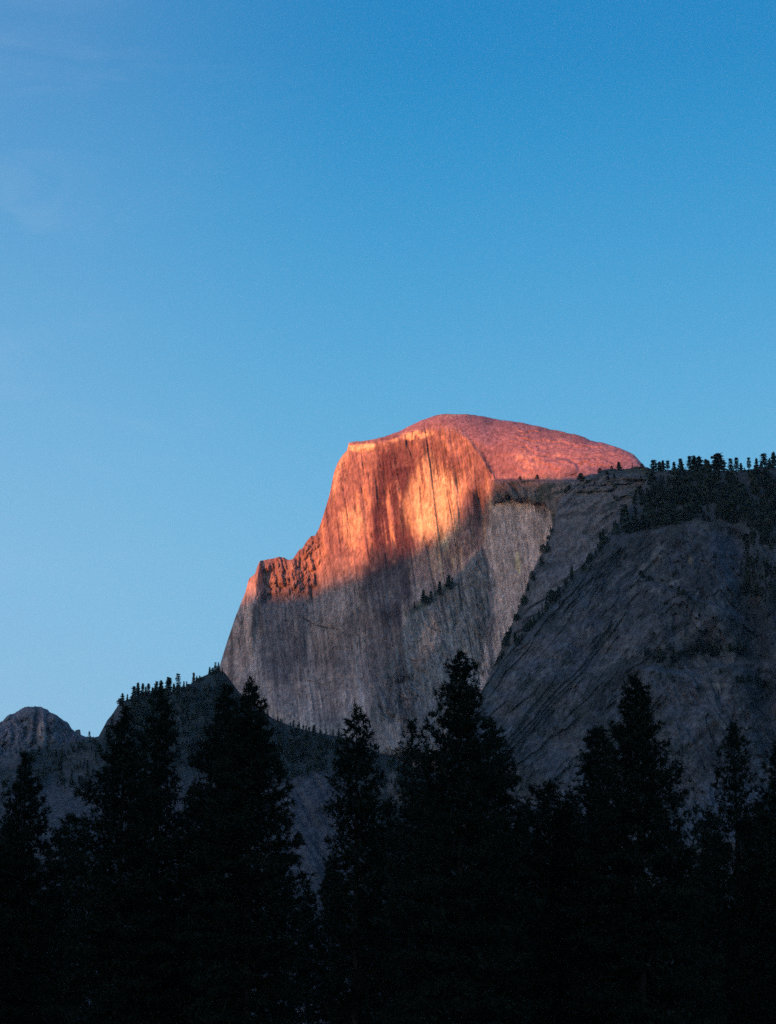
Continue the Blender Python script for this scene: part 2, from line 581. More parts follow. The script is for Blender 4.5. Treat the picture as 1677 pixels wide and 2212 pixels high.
    c = mixc(c, (.05, .06, .05), np.exp(-(line_dist(U + w, V + w, [(830, 1450), (880, 1330)]) / 12) ** 2) * ss(0, .3, fine) * .8)
    # pale slab on the right with its own streaks
    pm = poly_mask(U + w * .35, V + w * .35, PALE, 2.5)
    c = mixc(c, (.42, .33, .30), pm * .95)
    c = mixc(c, (.20, .155, .14), pm * ss(.0, .6, st + .3 * st2) * .6)
    c = mixc(c, (.46, .38, .24), blob(U + w * .15, V + w * .2, 1120, 1216, 6, 24, -6, .2) * .9)
    c = mixc(c, (.11, .09, .09), blob(wu, wv, 1176, 1110, 8, 24, 0, .4) * pm * .8)
    c = mixc(c, (.24, .21, .20), blob(wu, wv, 1085, 1140, 30, 40, 0, .5) * (1 - sm) * .4)
    # shelf with scrub above it
    sh = ss(1060, 1070, U) * ss(1034, 1039, V) * (1 - pm) * ss(1330, 1120, V)
    c = mixc(c, (.10, .092, .092), sh * .9)
    c = mixc(c, (.035, .042, .03), sh * ss(.1, .4, fbm(X / 30, Z / 8, 0, 4, 151)) * .8)
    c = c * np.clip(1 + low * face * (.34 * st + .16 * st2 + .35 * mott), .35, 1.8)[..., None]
    jt = np.clip(crack(lean, Z, 34, 420, 63, .05) + .8 * crack(lean, Z, 13, 150, 64, .07), 0, 1) * face
    c = mixc(c, (.05, .035, .035), jt * .6)
    c = mixc(c, (.07, .045, .045), topm * crack(Z - .35 * X + .0006 * (X - 200) ** 2, X, 30, 260, 97, .05) * .22)
    c = mixc(c, (.36, .27, .22), ss(.55, .8, fbm(X / 16, Z / 20, 5, 3, 99)) * .15 * face)
    c = mixc(c, (.17, .10, .11), topm * ss(.0, .5, fbm((X + 1.5 * Z) / 110, (Z - .4 * X) / 34, 2, 5, 163, .6)) * .55)
    c = c * (1 + (.30 - .16 * topm) * fine)[..., None]
    c = c * (1 + .12 * st2)[..., None]
    c = c * np.array((1.06, .97, .93))
    return np.clip(c, .02, .8)


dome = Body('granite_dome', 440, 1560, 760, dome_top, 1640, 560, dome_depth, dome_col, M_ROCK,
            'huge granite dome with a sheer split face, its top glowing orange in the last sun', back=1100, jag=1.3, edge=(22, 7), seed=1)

# ---- dark rib right of the pale slab
rib_top = curve([(1000, 1600), (1030, 1520), (1060, 1452), (1105, 1350), (1127, 1298), (1144, 1250), (1177, 1183), (1188, 1158), (1194, 1135), (1200, 1115),
                 (1206, 1090), (1216, 1074), (1228, 1058), (1240, 1044), (1256, 1033), (1280, 1023), (1300, 1018), (1340, 1012), (1375, 1008), (1395, 1009), (1405, 1014),
                 (1440, 1022), (1600, 1040)])


def rib_depth(U, V):
    X, _, Z = at(U, V, 4350.0)
    Y = 4420 - .55 * (U - 1200) + 0.55 * (1300 - V) * ss(1500, 1250, V)
    dg, dn = (X + .62 * Z) / 1.18, (Z - .62 * X) / 1.18
    Y = Y + 16 * fbm(X / 110, Z / 110, 0, 4, 201) + 4 * fbm(dn / 20, dg / 170, 0, 4, 205, .55) + 8 * crack(dn, dg, 34, 260, 206, .06)
    Y = Y + 1.6 * fbm(X / 9, Z / 9, 0, 4, 209, .6)
    Y = Y + 10 * ss(1100, 1040, V) * fbm(X / 70, Z / 12, 0, 4, 213, ridged=True)
    return Y


def rib_col(U, V, X, Y, Z):
    n = fbm(X / 45, Z / 45, 0, 5, 221, .6)
    f = fbm(X / 9, Z / 9, 0, 4, 225, .7)
    c = col3(U.shape, (.135, .122, .13))
    c = mixc(c, (.09, .09, .10), ss(0, .7, n))
    c = mixc(c, (.17, .15, .14), blob(U, V, 1270, 1110, 60, 50, 0, .6) * .5)
    c = mixc(c, (.05, .055, .045), ss(1095, 1030, V) * ss(-.15, .4, f + n * .6) * .8)
    c = mixc(c, (.055, .058, .055), ss(.2, .5, fbm(X / 40, Z / 30, 4, 5, 231, .65)) * .8)
    c = mixc(c, (.04, .05, .035), ss(1330, 1400, U) * ss(1130, 1080, V) * ss(-.5, .2, n) * .8)
    dg, dn = (X + .62 * Z) / 1.18, (Z - .62 * X) / 1.18
    c = mixc(c, (.04, .04, .045), crack(dn, dg, 34, 260, 206, .07) * .7)
    edge = line_dist(U, V, [(1196, 1120), (1177, 1183), (1144, 1250), (1105, 1350), (1060, 1452)])
    c = mixc(c, (.05, .052, .05), np.exp(-(edge / 14) ** 2) * ss(-.2, .3, n + f * .4))
    return np.clip(.74 * c * (1 + .42 * f)[..., None], .015, .6)


rib = Body('rock_rib', 1000, 1600, 260, rib_top, 1560, 300, rib_depth, rib_col, M_CLIFF,
           'dark grey rock rib leaning against the right side of the dome', back=500, jag=4.5, edge=(28, 8), seed=2)

# ---- near cliff on the right
cliff_top = curve([(640, 2330), (740, 2190), (800, 2010), (860, 1870), (900, 1780), (940, 1700), (975, 1620), (1005, 1560), (1030, 1510), (1060, 1462),
                   (1110, 1385), (1162, 1325), (1200, 1290), (1232, 1252), (1262, 1222), (1290, 1182), (1320, 1145), (1347, 1115), (1375, 1078), (1392, 1048),
                   (1402, 1026), (1412, 1018), (1450, 1016), (1500, 1017), (1560, 1018), (1610, 1016), (1640, 1010), (1677, 1008), (1760, 1000), (2150, 1040)])
LIP = curve([(1300, 1200), (1350, 1160), (1400, 1150), (1450, 1138), (1500, 1132), (1560, 1134), (1610, 1145), (1677, 1170), (2150, 1260)])


def cliff_depth(U, V):
    X, _, Z = at(U, V, 3300.0)
    Y = 3420 - .5 * (U - 1300) + .42 * (1500 - V)
    # forested slope lies back above the lip
    ab = np.maximum(0, LIP(U) - V) * ss(1330, 1380, U)
    Y = Y + 1.5 * ab
    Y = Y + 55 * np.exp(-((U - (1596 + (V - 1200) * .2)) / 34) ** 2) * ss(1100, 1180, V)
    a = ss(1560, 1320, U)
    dg, dn = (X + 1.25 * Z) / 1.6, (1.25 * X - Z) / 1.6
    w = 12 * fbm(X / 90, Z / 90, 0, 3, 301)
    q = ss(1120, 1200, V)
    Y = Y + q * 26 * fbm((dn + w) / 80, (dg + w) / 260, 3, 4, 302, .5)
    Y = Y + 42 * fbm(X / 260, Z / 260, 0, 4, 303) + 6 * fbm(X / 60, Z / 60, 0, 3, 304)
    sl_ = fbm((dn + .4 * w) / 42, (dg + .4 * w) / 230, 5, 4, 317, .5) * 3.0          # overlapping slabs with sharp edges
    Y = Y + q * a * 5.0 * (np.floor(sl_) + ss(.86, 1, sl_ - np.floor(sl_)))
    sb = fbm((X + .3 * Z) / 34, (Z + w) / 90, 5, 4, 319, .5) * 3.0
    Y = Y + q * (1 - a) * 9 * (np.floor(sb) + ss(.85, 1, sb - np.floor(sb)))
    Y = Y + q * a * (3.5 * crack(dn + w, dg, 28, 170, 307, .03, 4) + 3.5 * crack(dn, dg, 12, 70, 308, .045, 4))
    Y = Y + q * (6 * crack(X, Z, 40, 90, 310, .035, 5) * (1 - .6 * a) + 4 * crack(X + .3 * Z, Z, 16, 110, 311, .04, 3) * (1 - a))
    Y = Y + 3.0 * fbm(X / 11, Z / 11, 2, 4, 313, .7)
    # a broken ledge crossing the cliff
    led = 1440 + 12 * fbm(X / 60, 0 * Z, 0, 3, 321)
    Y = Y - 40 * ss(-6, 6, V - led) * ss(1340, 1420, U)
    Y = Y - 22 * ss(-5, 5, V - (1255 + .35 * (U - 1400))) * blob(U, V, 1470, 1310, 120, 90, 0, .5)
    return Y


def cliff_col(U, V, X, Y, Z):
    n = fbm(X / 70, Z / 70, 0, 5, 331, .6)
    n2 = fbm(X / 30, Z / 30, 3, 4, 335, .6)
    f = fbm(X / 7, Z / 7, 0, 4, 337, .7)
    dg, dn = (X + 1.25 * Z) / 1.6, (1.25 * X - Z) / 1.6
    st = fbm(dn / 6, dg / 70, 0, 4, 341, .65) * ss(1560, 1300, U) + fbm(X / 7, Z / 60, 0, 4, 343, .6) * ss(1300, 1560, U)
    wu, wv = U + 22 * n2, V + 22 * n
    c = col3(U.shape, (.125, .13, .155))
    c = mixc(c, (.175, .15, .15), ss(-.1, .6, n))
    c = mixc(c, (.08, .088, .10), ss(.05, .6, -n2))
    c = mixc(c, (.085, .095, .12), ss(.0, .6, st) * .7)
    c = mixc(c, (.21, .20, .215), ss(.45, .9, st + .35 * f) * .55)
    c = mixc(c, (.20, .16, .15), blob(wu, wv, 1430, 1300, 75, 60, 0, .5) * .5)
    c = mixc(c, (.06, .064, .078), ss(.15, .5, fbm(X / 120, Z / 150, 6, 5, 351, .6)) * .6)
    c = mixc(c, (.05, .055, .05), ss(.35, .6, fbm(X / 18, Z / 13, 7, 4, 353, .6)) * ss(-.2, .3, fbm(X / 110, Z / 60, 2, 3, 355)) * .7)
    c = mixc(c, (.18, .14, .13), blob(wu, wv, 1440, 1500, 120, 26, 0, .5) * .75 * ss(-.3, .4, f + n2))
    c = mixc(c, (.19, .16, .165), blob(wu, wv, 1490, 1690, 40, 60, 0, .5) * .6)
    c = mixc(c, (.30, .24, .17), blob(U, V, 1491, 1209, 3.2, 11, 0, .4) * .9)
    c = mixc(c, (.28, .23, .17), blob(wu, V, 1560, 1480, 12, 6, 0, .4) * .7)
    aa = ss(1560, 1320, U)
    w = 12 * fbm(X / 90, Z / 90, 0, 3, 301)
    jn = np.clip(aa * (crack(dn + w, dg, 28, 170, 307, .035, 4) + .9 * crack(dn, dg, 12, 70, 308, .055, 4)) + crack(X, Z, 40, 90, 310, .04, 5) * (1 - .6 * aa)
                 + crack(X + .3 * Z, Z, 16, 110, 311, .05, 3) * (1 - aa), 0, 1)
    c = mixc(c, (.04, .043, .05), jn * .5)
    c = mixc(c, (.24, .225, .23), ss(.5, .8, fbm(dn / 9, dg / 30, 5, 3, 347)) * .35)
    c = mixc(c, (.30, .27, .26), ss(.35, .8, fbm((dn + w) / 22, (dg + w) / 60, 4, 5, 361, .6)) * .6)
    c = mixc(c, (.045, .05, .055), ss(.1, .45, fbm((dn + w) / 30, (dg + w) / 110, 7, 5, 363, .6)) * .7)
    c = mixc(c, (.22, .17, .155), ss(.3, .7, fbm(X / 60, Z / 50, 9, 5, 365, .6)) * .5)
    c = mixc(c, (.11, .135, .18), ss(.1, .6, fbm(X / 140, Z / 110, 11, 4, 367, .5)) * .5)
    veg = (.028, .036, .026)
    band = lambda pts, wd: np.exp(-(line_dist(wu * .6 + U * .4, wv * .6 + V * .4, pts) / wd) ** 2)
    g = band([(1347, 1118), (1290, 1188), (1262, 1228), (1232, 1258), (1162, 1330), (1110, 1392), (1060, 1470), (1000, 1600)], 10)
    g = np.maximum(g, band([(1395, 1416), (1440, 1418), (1515, 1404), (1560, 1412), (1610, 1400)], 16))
    g = np.maximum(g, band([(1590, 1470), (1640, 1476), (1700, 1490)], 9))
    g = np.maximum(g, .8 * band([(1375, 1243), (1430, 1250), (1490, 1290), (1530, 1330)], 7))
    g = np.maximum(g, .8 * band([(1345, 1310), (1347, 1340)], 8))
    g = np.maximum(g, .7 * band([(1387, 1330), (1425, 1314)], 5))
    g = np.maximum(g, .7 * blob(wu, wv, 1640, 1240, 42, 80, 0, .5))
    g = np.maximum(g, .7 * blob(wu, wv, 1263, 1547, 14, 16, 0, .5))
    g = np.maximum(g, .75 * ss(.3, .6, n2 + .4 * n) * ss(0, .4, f + .2))
    c = mixc(c, veg, g * ss(-.45, .15, f + .5 * n2) * .95)
    up = ss(6, -10, wv * .3 + V * .7 - LIP(U)) * ss(1325, 1370, U)
    c = mixc(c, (.085, .078, .07), up * .93 * ss(-.9, -.1, n2 + ss(1420, 1560, U)))
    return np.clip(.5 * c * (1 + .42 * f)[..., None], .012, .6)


cliff = Body('valley_cliff', 640, 2150, 620, cliff_top, 1900, 520, cliff_depth, cliff_col, M_CLIFF,
             'shaded blue-grey valley cliff in front of the dome with a wooded top', back=1500, jag=3.2, edge=(34, 9), seed=3)

# ---- wooded bench under the dome
bench_top = curve([(-600, 1690), (-200, 1660), (0, 1638), (60, 1622), (130, 1606), (185, 1596), (213, 1591), (222, 1574), (232, 1556), (245, 1540), (255, 1524),
                   (262, 1515), (290, 1507), (330, 1500), (380, 1492), (400, 1484), (420, 1472), (445, 1458), (470, 1446), (485, 1452), (520, 1500), (560, 1534),
                   (600, 1557), (640, 1572), (690, 1584), (740, 1592), (800, 1618), (850, 1638), (900, 1660), (1000, 1690), (1300, 1760)])


def bench_depth(U, V):
    X, _, Z = at(U, V, 4350.0)
    Y = 4520 - .12 * (U - 400) + 1.0 * (1600 - V)
    Y = np.maximum(Y, 3100 + 0 * Y)
    Y = Y + 40 * fbm(X / 220, Z / 220, 0, 4, 401) + 9 * fbm(X / 30, Z / 30, 0, 5, 405, .6)
    rockm = blob(U, V, 680, 1790, 70, 130, 0, .3)
    Y = Y + rockm * 14 * fbm((X + .6 * Z) / 16, (Z - .6 * X) / 130, 0, 4, 409, .6)
    return Y


def bench_col(U, V, X, Y, Z):
    n = fbm(X / 60, Z / 60, 0, 5, 421, .6)
    f = fbm(X / 9, Z / 9, 0, 4, 425, .7)
    st = fbm((X + .6 * Z) / 12, (Z - .6 * X) / 120, 0, 4, 427, .6)
    c = col3(U.shape, (.045, .06, .06))
    c = mixc(c, (.065, .075, .07), ss(0, .6, n))
    wu, wv = U + 20 * n, V + 14 * f
    c = mixc(c, (.15, .15, .18), blob(wu, wv, 690, 1800, 80, 125, 0, .25) * (.8 + .2 * st))
    c = mixc(c, (.14, .135, .155), ss(1650, 1720, wv) * .75 * ss(800, 730, U))
    c = mixc(c, (.17, .165, .18), ss(1660, 1620, wv) * ss(250, 210, U) * 0)
    c = mixc(c, (.15, .13, .14), blob(wu, wv, 245, 1545, 14, 40, 20, .4) * .8)
    c = mixc(c, (.24, .19, .17), blob(wu, wv, 862, 1705, 12, 34, -20, .4) * .9)
    c = mixc(c, (.20, .16, .16), blob(wu, wv, 20, 1645, 34, 12, 0, .5) * .8)
    c = mixc(c, (.12, .11, .12), ss(.3, .7, n - .3 * f) * .5)
    return np.clip(.46 * c * (1 + .4 * f)[..., None], .012, .6)


bench = Body('wooded_slope', -600, 1300, 620, bench_top, 1960, 300, bench_depth, bench_col, M_CLIFF,
             'dark wooded slope at the foot of the dome, dipping to the left', back=900, jag=1.0, edge=(30, 10), seed=4)

# ---- far peak on the left
peak_top = curve([(-700, 1640), (-300, 1610), (-80, 1585), (-20, 1572), (0, 1561), (12, 1552), (22, 1541), (35, 1537), (48, 1529), (62, 1528), (84, 1527),
                  (98, 1529), (108, 1536), (122, 1543), (138, 1556), (148, 1562), (157, 1574), (165, 1584), (185, 1590), (205, 1594), (240, 1598), (420, 1640)])


def peak_depth(U, V):
    X, _, Z = at(U, V, 7000.0)
    Y = 6200 + 1.4 * (1650 - V) + 40 * fbm(X / 160, Z / 160, 0, 5, 501, .6) + 26 * fbm(X / 34, Z / 60, 0, 5, 505, .6, ridged=True) + 18 * crack(X + .3 * Z, Z, 30, 90, 507, .08)
    return Y + .9 * np.abs(U - 95)


def peak_col(U, V, X, Y, Z):
    n = fbm(X / 50, Z / 50, 0, 5, 521, .6)
    f = fbm(X / 14, Z / 20, 0, 4, 525, .7)
    c = col3(U.shape, (.115, .10, .115))
    c = mixc(c, (.07, .07, .08), ss(-.1, .5, n))
    c = mixc(c, (.26, .19, .165), blob(U + 8 * n, V + 6 * f, 96, 1585, 11, 30, -18, .5) * .85)
    c = mixc(c, (.05, .055, .06), ss(1590, 1615, V + 14 * n) * .7)
    return np.clip(c * (1 + .35 * f)[..., None], .012, .6)


peak = Body('far_peak', -700, 420, 420, peak_top, 1700, 110, peak_depth, peak_col, M_CLIFF,
            'low rounded rocky peak far off at the left edge', back=1200, jag=4.5, edge=(40, 6), seed=5)

# ---- valley floor
gm = mesh_np('ground', np.array([(-11000, -8000, 0), (11000, -8000, 0), (11000, 16000, 0), (-11000, 16000, 0)]), np.array([[0, 1, 2, 3]]), M_GRASS)
tag(obj('ground', gm), 'dark grassy valley floor under the pines', kind='structure')

# ---- mountain wall to the west, which puts the valley in shade at this hour
edge_pts = [(430, 1300), (540, 1278), (600, 1272), (650, 1268), (700, 1250), (760, 1226), (800, 1212), (850, 1190), (900, 1166), (950, 1140), (985, 1110),
            (1010, 1080), (1040, 1052), (1075, 1040), (1130, 1032), (1200, 1022), (1260, 1012), (1330, 1003), (1400, 1000)]
perp = Vector((sun_dir.y, -sun_dir.x, 0)).normalized()
hd = Vector((sun_dir.x, sun_dir.y, 0)).normalized()
DIST = 7000.0
pl = []
base_s = None
for (pu, pv) in edge_pts:
    yy = float(dome_depth(np.array([float(pu)]), np.array([float(pv)]))[0])
    x_, y_, z_ = at(pu, pv, yy)
    P = Vector((float(x_), float(y_), float(z_)))
    if base_s is None:
        base_s = Vector((0, 4900, 0)).dot(hd) + DIST
    run = base_s - P.dot(hd)
    pl.append((P.dot(perp), P.z + run * math.tan(SUN_EL)))
pl.sort()
lmin, lmax = pl[0][0], pl[-1][0]
la, ha = [p[0] for p in pl], [p[1] for p in pl]
print('ridge profile', [(round(a), round(b)) for a, b in pl])
nl, ns = 420, 60
ll = np.linspace(lmin - 5200, lmax + 5200, nl)
prof = np.interp(ll, la, ha)
prof = prof + 90 * fbm(ll / 900, 0 * ll, 0, 4, 601) * np.maximum(ss(lmin - 100, lmin - 900, ll), ss(lmax + 100, lmax + 900, ll))
prof = prof + 420 * ss(lmax + 150, lmax + 1200, ll)
prof = prof + 5 * fbm(ll / 40, 0 * ll + 5, 0, 4, 603)
sv = np.linspace(-1, 1, ns)
LL, SV = np.meshgrid(ll, sv)
sh = np.where(SV < 0, 1 - np.abs(SV) ** 1.15, 1 - np.abs(SV) ** 1.3)
ZZ = prof[None, :] * sh + (1 - np.abs(SV)) * np.abs(SV) * 300 * fbm(LL / 500, SV * 4, 0, 4, 605)
PX = perp.x * LL + hd.x * (base_s + SV * 2200)
PY = perp.y * LL + hd.y * (base_s + SV * 2200)
ZZ = np.where(np.abs(SV) > .999, -2, ZZ)
idx = np.arange(nl * ns).reshape(ns, nl)
q = np.stack([idx[:-1, :-1], idx[:-1, 1:], idx[1:, 1:], idx[1:, :-1]], -1).reshape(-1, 4)
cw = col3(ZZ.shape, (.10, .10, .09)) * (1 + .3 * fbm(LL / 60, ZZ / 60, 0, 4, 607))[..., None]
wm = mesh_np('west_mountain', np.stack([PX, PY, ZZ], -1).reshape(-1, 3), q, M_CLIFF, True, cw.reshape(-1, 3))
tag(obj('west_mountain', wm), 'mountain wall west of the valley that hides the low sun', kind='structure')


# ------------------------------------------------------------------ far conifers
def cone_clumps(h, kind, r, low=False):
    """leaf clumps and trunk of a distant conifer; returns verts, tri faces, trunk verts, quad faces"""
    V, F = [], []
    n = 60 if low else 420
    flat = kind == 'layered'
    salt = r.randrange(5)
    for i in range(n):
        t = r.random()
        if kind == 'spire':
            z = h * (.08 + .92 * t)
            rad = h * .19 * (1 - t) ** .9 * (.75 + .35 * math.sin(t * 34)) + .008
        elif kind == 'round':
            z = h * (.10 + .9 * t)
            rad = h * .27 * (1 - t) ** .55 * (.62 + .38 * math.sin(t * (17 + 3 * salt) + salt)) + .01
        elif kind == 'bush':
            z = h * t
            rad = h * .5 * math.sqrt(max(0, 1 - t * t)) + .02
        else:
            lv = int(t * 7)
            z = h * (.2 + .113 * lv + .08 * r.random())
            rad = h * (.2 - .012 * lv) * (.55 + .5 * ((lv * 3 + salt) % 5) / 5)
        a = r.random() * 2 * math.pi
        q = math.sqrt(r.random()) * rad
        c = np.array([q * math.cos(a), q * math.sin(a), z - q * .15])
        sz = h * (.085 if kind in ('bush', 'round') else .06) * (1.0 if low else .52) * (.6 + r.random())
        for k in range(2):
            d = np.array([r.gauss(0, 1), r.gauss(0, 1), r.gauss(0, .35 if flat else .7)])
            e = np.array([r.gauss(0, 1), r.gauss(0, 1), r.gauss(0, .35 if flat else .7)])
            b = len(V)
            V += [c + sz * d, c + sz * e, c - sz * (d + e) * .6]
            F.append((b, b + 1, b + 2))
    T, TF = [], []
    for z, w_ in ((-.06, .016), (h * .5, .011), (h * .97, .003)):
        for k in range(5):
            a = k * 2 * math.pi / 5
            T.append((h * w_ * math.cos(a), h * w_ * math.sin(a), z))
    for s_ in range(2):
        for k in range(5):
            TF.append((s_ * 5 + k, s_ * 5 + (k + 1) % 5, s_ * 5 + 5 + (k + 1) % 5, s_ * 5 + 5 + k))
    return np.array(V), np.array(F), np.array(T), np.array(TF)


protos, lows = {}, {}
pr = random.Random(3)
for kind in ('spire', 'round', 'layered', 'bush'):
    protos[kind], lows[kind] = [], []
    for k in range(4):
        v, f, t_, tf = cone_clumps(1.0, kind, pr)
        lows[kind].append(cone_clumps(1.0, kind, pr, True)[:2])
        protos[kind].append((mesh_np('crown', v, f, M_FAR), mesh_np('trunk', t_, tf, M_BARK), v, f))
FARNAME = {'spire': 'fir_tree', 'round': 'pine_tree', 'layered': 'pine_tree', 'bush': 'shrub'}


def far_tree(p, h, kind, label, group, wide=1.0):
    cr_, tr_, _, _ = random.choice(protos[kind])
    e = bpy.data.objects.new(FARNAME[kind], None)
    COL.objects.link(e)
    e.empty_display_size = 3
    e.location = p
    wide *= random.uniform(.78, 1.2)
    e.rotation_euler = (random.uniform(-.07, .07), random.uniform(-.07, .07), random.random() * 6.28)
    e.scale = (h * wide, h * wide, h)
    tag(e, label, 'shrub' if kind == 'bush' else 'tree', group)
    obj('crown', cr_, e)
    if kind != 'bush':
        obj('trunk', tr_, e)
    return e


def h_of(body, px, base, top):
    p = body.locate(px, base)
    _, _, z = at(px, top, p.y)
    p.z -= .5
    return p, max(3.0, float(z) - p.z)


G1 = 'pines on the wooded skyline at the right'
right_sky = [(1413, 993, 'layered', 1.1, 'flat-topped pine at the left end of the right skyline row'),
             (1424, 997, 'round', 1.0, 'short bushy pine just right of the first flat-topped skyline pine'),
             (1431, 995, 'round', .8, 'bushy pine at the right of the first pair on the right skyline'),
             (1442, 994, 'layered', .9, 'thin pine standing alone before the conical one on the skyline'),
             (1455, 998, 'spire', 1.6, 'low conical fir between two thin pines on the right skyline'),
             (1467, 989, 'layered', 1.0, 'taller layered pine right of the low conical skyline fir'),
             (1474, 997, 'round', .8, 'small pine at the foot of the taller layered skyline pine'),
             (1489, 984, 'layered', .9, 'slim tall pine that starts the dense middle clump on the skyline'),
             (1497, 985, 'round', .8, 'second slim pine in the dense middle clump on the skyline'),
             (1510, 987, 'round', 1.0, 'broad bushy pine in the heart of the middle skyline clump'),
             (1524, 992, 'round', .9, 'lower round pine near the end of the middle skyline clump'),
             (1531, 995, 'spire', 1.2, 'small pointed fir that ends the middle skyline clump'),
             (1545, 996, 'round', .8, 'small pine touching the left of the biggest skyline pine'),
             (1552, 980, 'round', 1.35, 'biggest and broadest pine on the right skyline'),
             (1579, 989, 'layered', .9, 'left one of two thin umbrella pines on the skyline'),
             (1591, 987, 'layered', .9, 'right one of two thin umbrella pines on the skyline'),
             (1599, 1001, 'round', .9, 'tiny round pine right of the umbrella pair'),
             (1617, 987, 'layered', .9, 'lone layered pine in the wide gap of the right skyline'),
             (1633, 990, 'round', .8, 'narrow pine between the lone layered pine and the edge group'),
             (1644, 997, 'spire', 1.2, 'low fir left of the tall edge pine on the skyline'),
             (1652, 979, 'layered', 1.1, 'tall layered pine of the skyline group at the picture edge'),
             (1660, 990, 'round', .9, 'lower pine between the two tall pines at the picture edge'),
             (1670, 977, 'round', .8, 'last tall pine of the right skyline at the picture edge')]
for px, tp, kd, wd, lb in right_sky:
    j = int(np.clip(np.searchsorted(cliff.u, px), 0, len(cliff.u) - 1))
    p, h = h_of(cliff, px, cliff.V[1, j], tp)
    far_tree(p, h, kd, lb, G1, wd * 1.45)
rim_trees = [(1337, 998, 'round', 1.5, 'dark bushy pine against the foot of the glowing dome'), (1296, 1011, 'bush', 1.2, 'low dark bush on the rib crest left of the bushy pine'),
             (1254, 1022, 'bush', 1.5, 'squat dark shrub on the rib crest below the red dome'), (1322, 1006, 'bush', 1, 'small shrub touching the left of the bushy rim pine'),
             (1366, 1000, 'layered', .9, 'thin pine on the rib crest near the end of the dome'), (1385, 1001, 'bush', 1.0, 'dark shrub where dome and wooded skyline meet')]
for px, tp, kd, wd, lb in rim_trees:
    j = int(np.searchsorted(rib.u, px))
    p, h = h_of(rib, px, rib.V[1, j] + 2, tp)
    far_tree(p, h, kd, lb, 'trees along the rib crest', wd)
for px, bs, tp, kd, wd, lb in [(1160, 1038, 1028, 'bush', 1.0, 'tiny shrub on the shelf edge above the pale slab'), (1122, 1038, 1032, 'bush', 1.2, 'low scrub on the left part of the shelf edge'),
                               (913, 1306, 1277, 'spire', 1.7, 'thick dark fir at the left of the ledge below the bright face'), (931, 1298, 1279, 'spire', 1.3, 'short fir second from the left on the face ledge'),
                               (948, 1288, 1259, 'spire', 1.2, 'slim oval fir third from the left on the face ledge'), (967, 1274, 1245, 'spire', 1.3, 'tallest fir near the right end of the face ledge'),
                               (977, 1266, 1250, 'spire', 1.2, 'small fir at the right end of the face ledge'), (895, 1318, 1302, 'spire', 1.4, 'lowest fir at the left foot of the face ledge'),
                               (920, 1304, 1290, 'bush', 1.0, 'round shrub beside the thick fir on the face ledge')]:
    p, h = h_of(dome, px, bs, tp)
    p.y -= 12
    far_tree(p, h, kd, lb, 'firs on the ledge of the face' if px < 1000 else 'scrub on the shelf', wd)
left_sky = [(263, 1498, 'round', .9, 'first pine above the steep left end of the wooded slope'), (273, 1500, 'spire', 1.0, 'second short pine above the steep left end of the slope'),
            (289, 1483, 'spire', 1.1, 'pointed fir that begins the close row on the left skyline'), (297, 1475, 'spire', 1.0, 'tall slim fir second in the left skyline row'),
            (306, 1477, 'spire', 1.0, 'slim fir third in the left skyline row'), (312, 1484, 'spire', 1.0, 'short fir tucked behind the third fir of the left row'),
            (319, 1477, 'spire', 1.1, 'fir in the middle of the first group of the left row'), (327, 1485, 'spire', 1.1, 'short fir in the dip of the left skyline row'),
            (336, 1472, 'spire', 1.1, 'full fir left of the blunt-topped one on the left skyline'), (348, 1470, 'round', .8, 'blunt-topped dark pine in the left skyline row'),
            (359, 1463, 'spire', .9, 'left of a tall slim pair of firs on the left skyline'), (366, 1465, 'spire', .9, 'right of a tall slim pair of firs on the left skyline'),
            (375, 1477, 'spire', 1.1, 'low fir just left of the tallest layered pine'), (384, 1454, 'layered', .9, 'tallest pine on the left skyline with open layered branches'),
            (396, 1472, 'spire', 1.0, 'low slim fir right of the tallest layered pine'), (403, 1472, 'spire', 1.0, 'last low fir before the gap on the left skyline'),
            (419, 1453, 'spire', .9, 'tall pointed fir after the gap on the left skyline'), (425, 1460, 'spire', .9, 'shorter fir joined to the tall pointed one'),
            (438, 1462, 'spire', 1.0, 'low fir climbing towards the dome foot'), (450, 1441, 'spire', .9, 'slender fir close to the foot of the dome wall'),
            (456, 1450, 'spire', 1.0, 'small fir between the slender ones at the dome foot'), (463, 1430, 'layered', .6, 'thin sparse conifer touching the dome wall'),
            (469, 1431, 'spire', .8, 'highest slender fir touching the dome wall'), (219, 1580, 'spire', 1.0, 'tiny fir in the notch between peak and wooded slope')]
for px, tp, kd, wd, lb in left_sky:
    j = int(np.searchsorted(bench.u, px))
    p, h = h_of(bench, px, bench.V[1, j] + 2, tp)
    far_tree(p, h, kd, lb, 'firs on the left skyline', wd * 1.35)
j = int(np.searchsorted(peak.u, 192))
p, h = h_of(peak, 192, peak.V[1, j], 1579)
far_tree(p, h, 'layered', 'lone windswept pine on the low ridge right of the far peak', None, 1.3)
# the block on the far ridge
p, h = h_of(peak, 167, 1586, 1576)
v = np.array([(-.6, -.5, -.3), (.6, -.5, -.3), (.55, .5, -.3), (-.5, .5, -.3), (-.5, -.4, .8), (.45, -.45, .95), (.4, .4, .9), (-.45, .42, .75), (0, 0, 1.02)]) * h
fq = np.array([(0, 1, 5), (0, 5, 4), (1, 2, 6), (1, 6, 5), (2, 3, 7), (2, 7, 6), (3, 0, 4), (3, 4, 7), (4, 5, 8), (5, 6, 8), (6, 7, 8), (7, 4, 8)])
tag(obj('boulder', mesh_np('boulder', v, fq, M_CLIFF, False, np.full((9, 3), .11)), None, p), 'square boulder standing on the ridge beside the far peak', 'boulder')


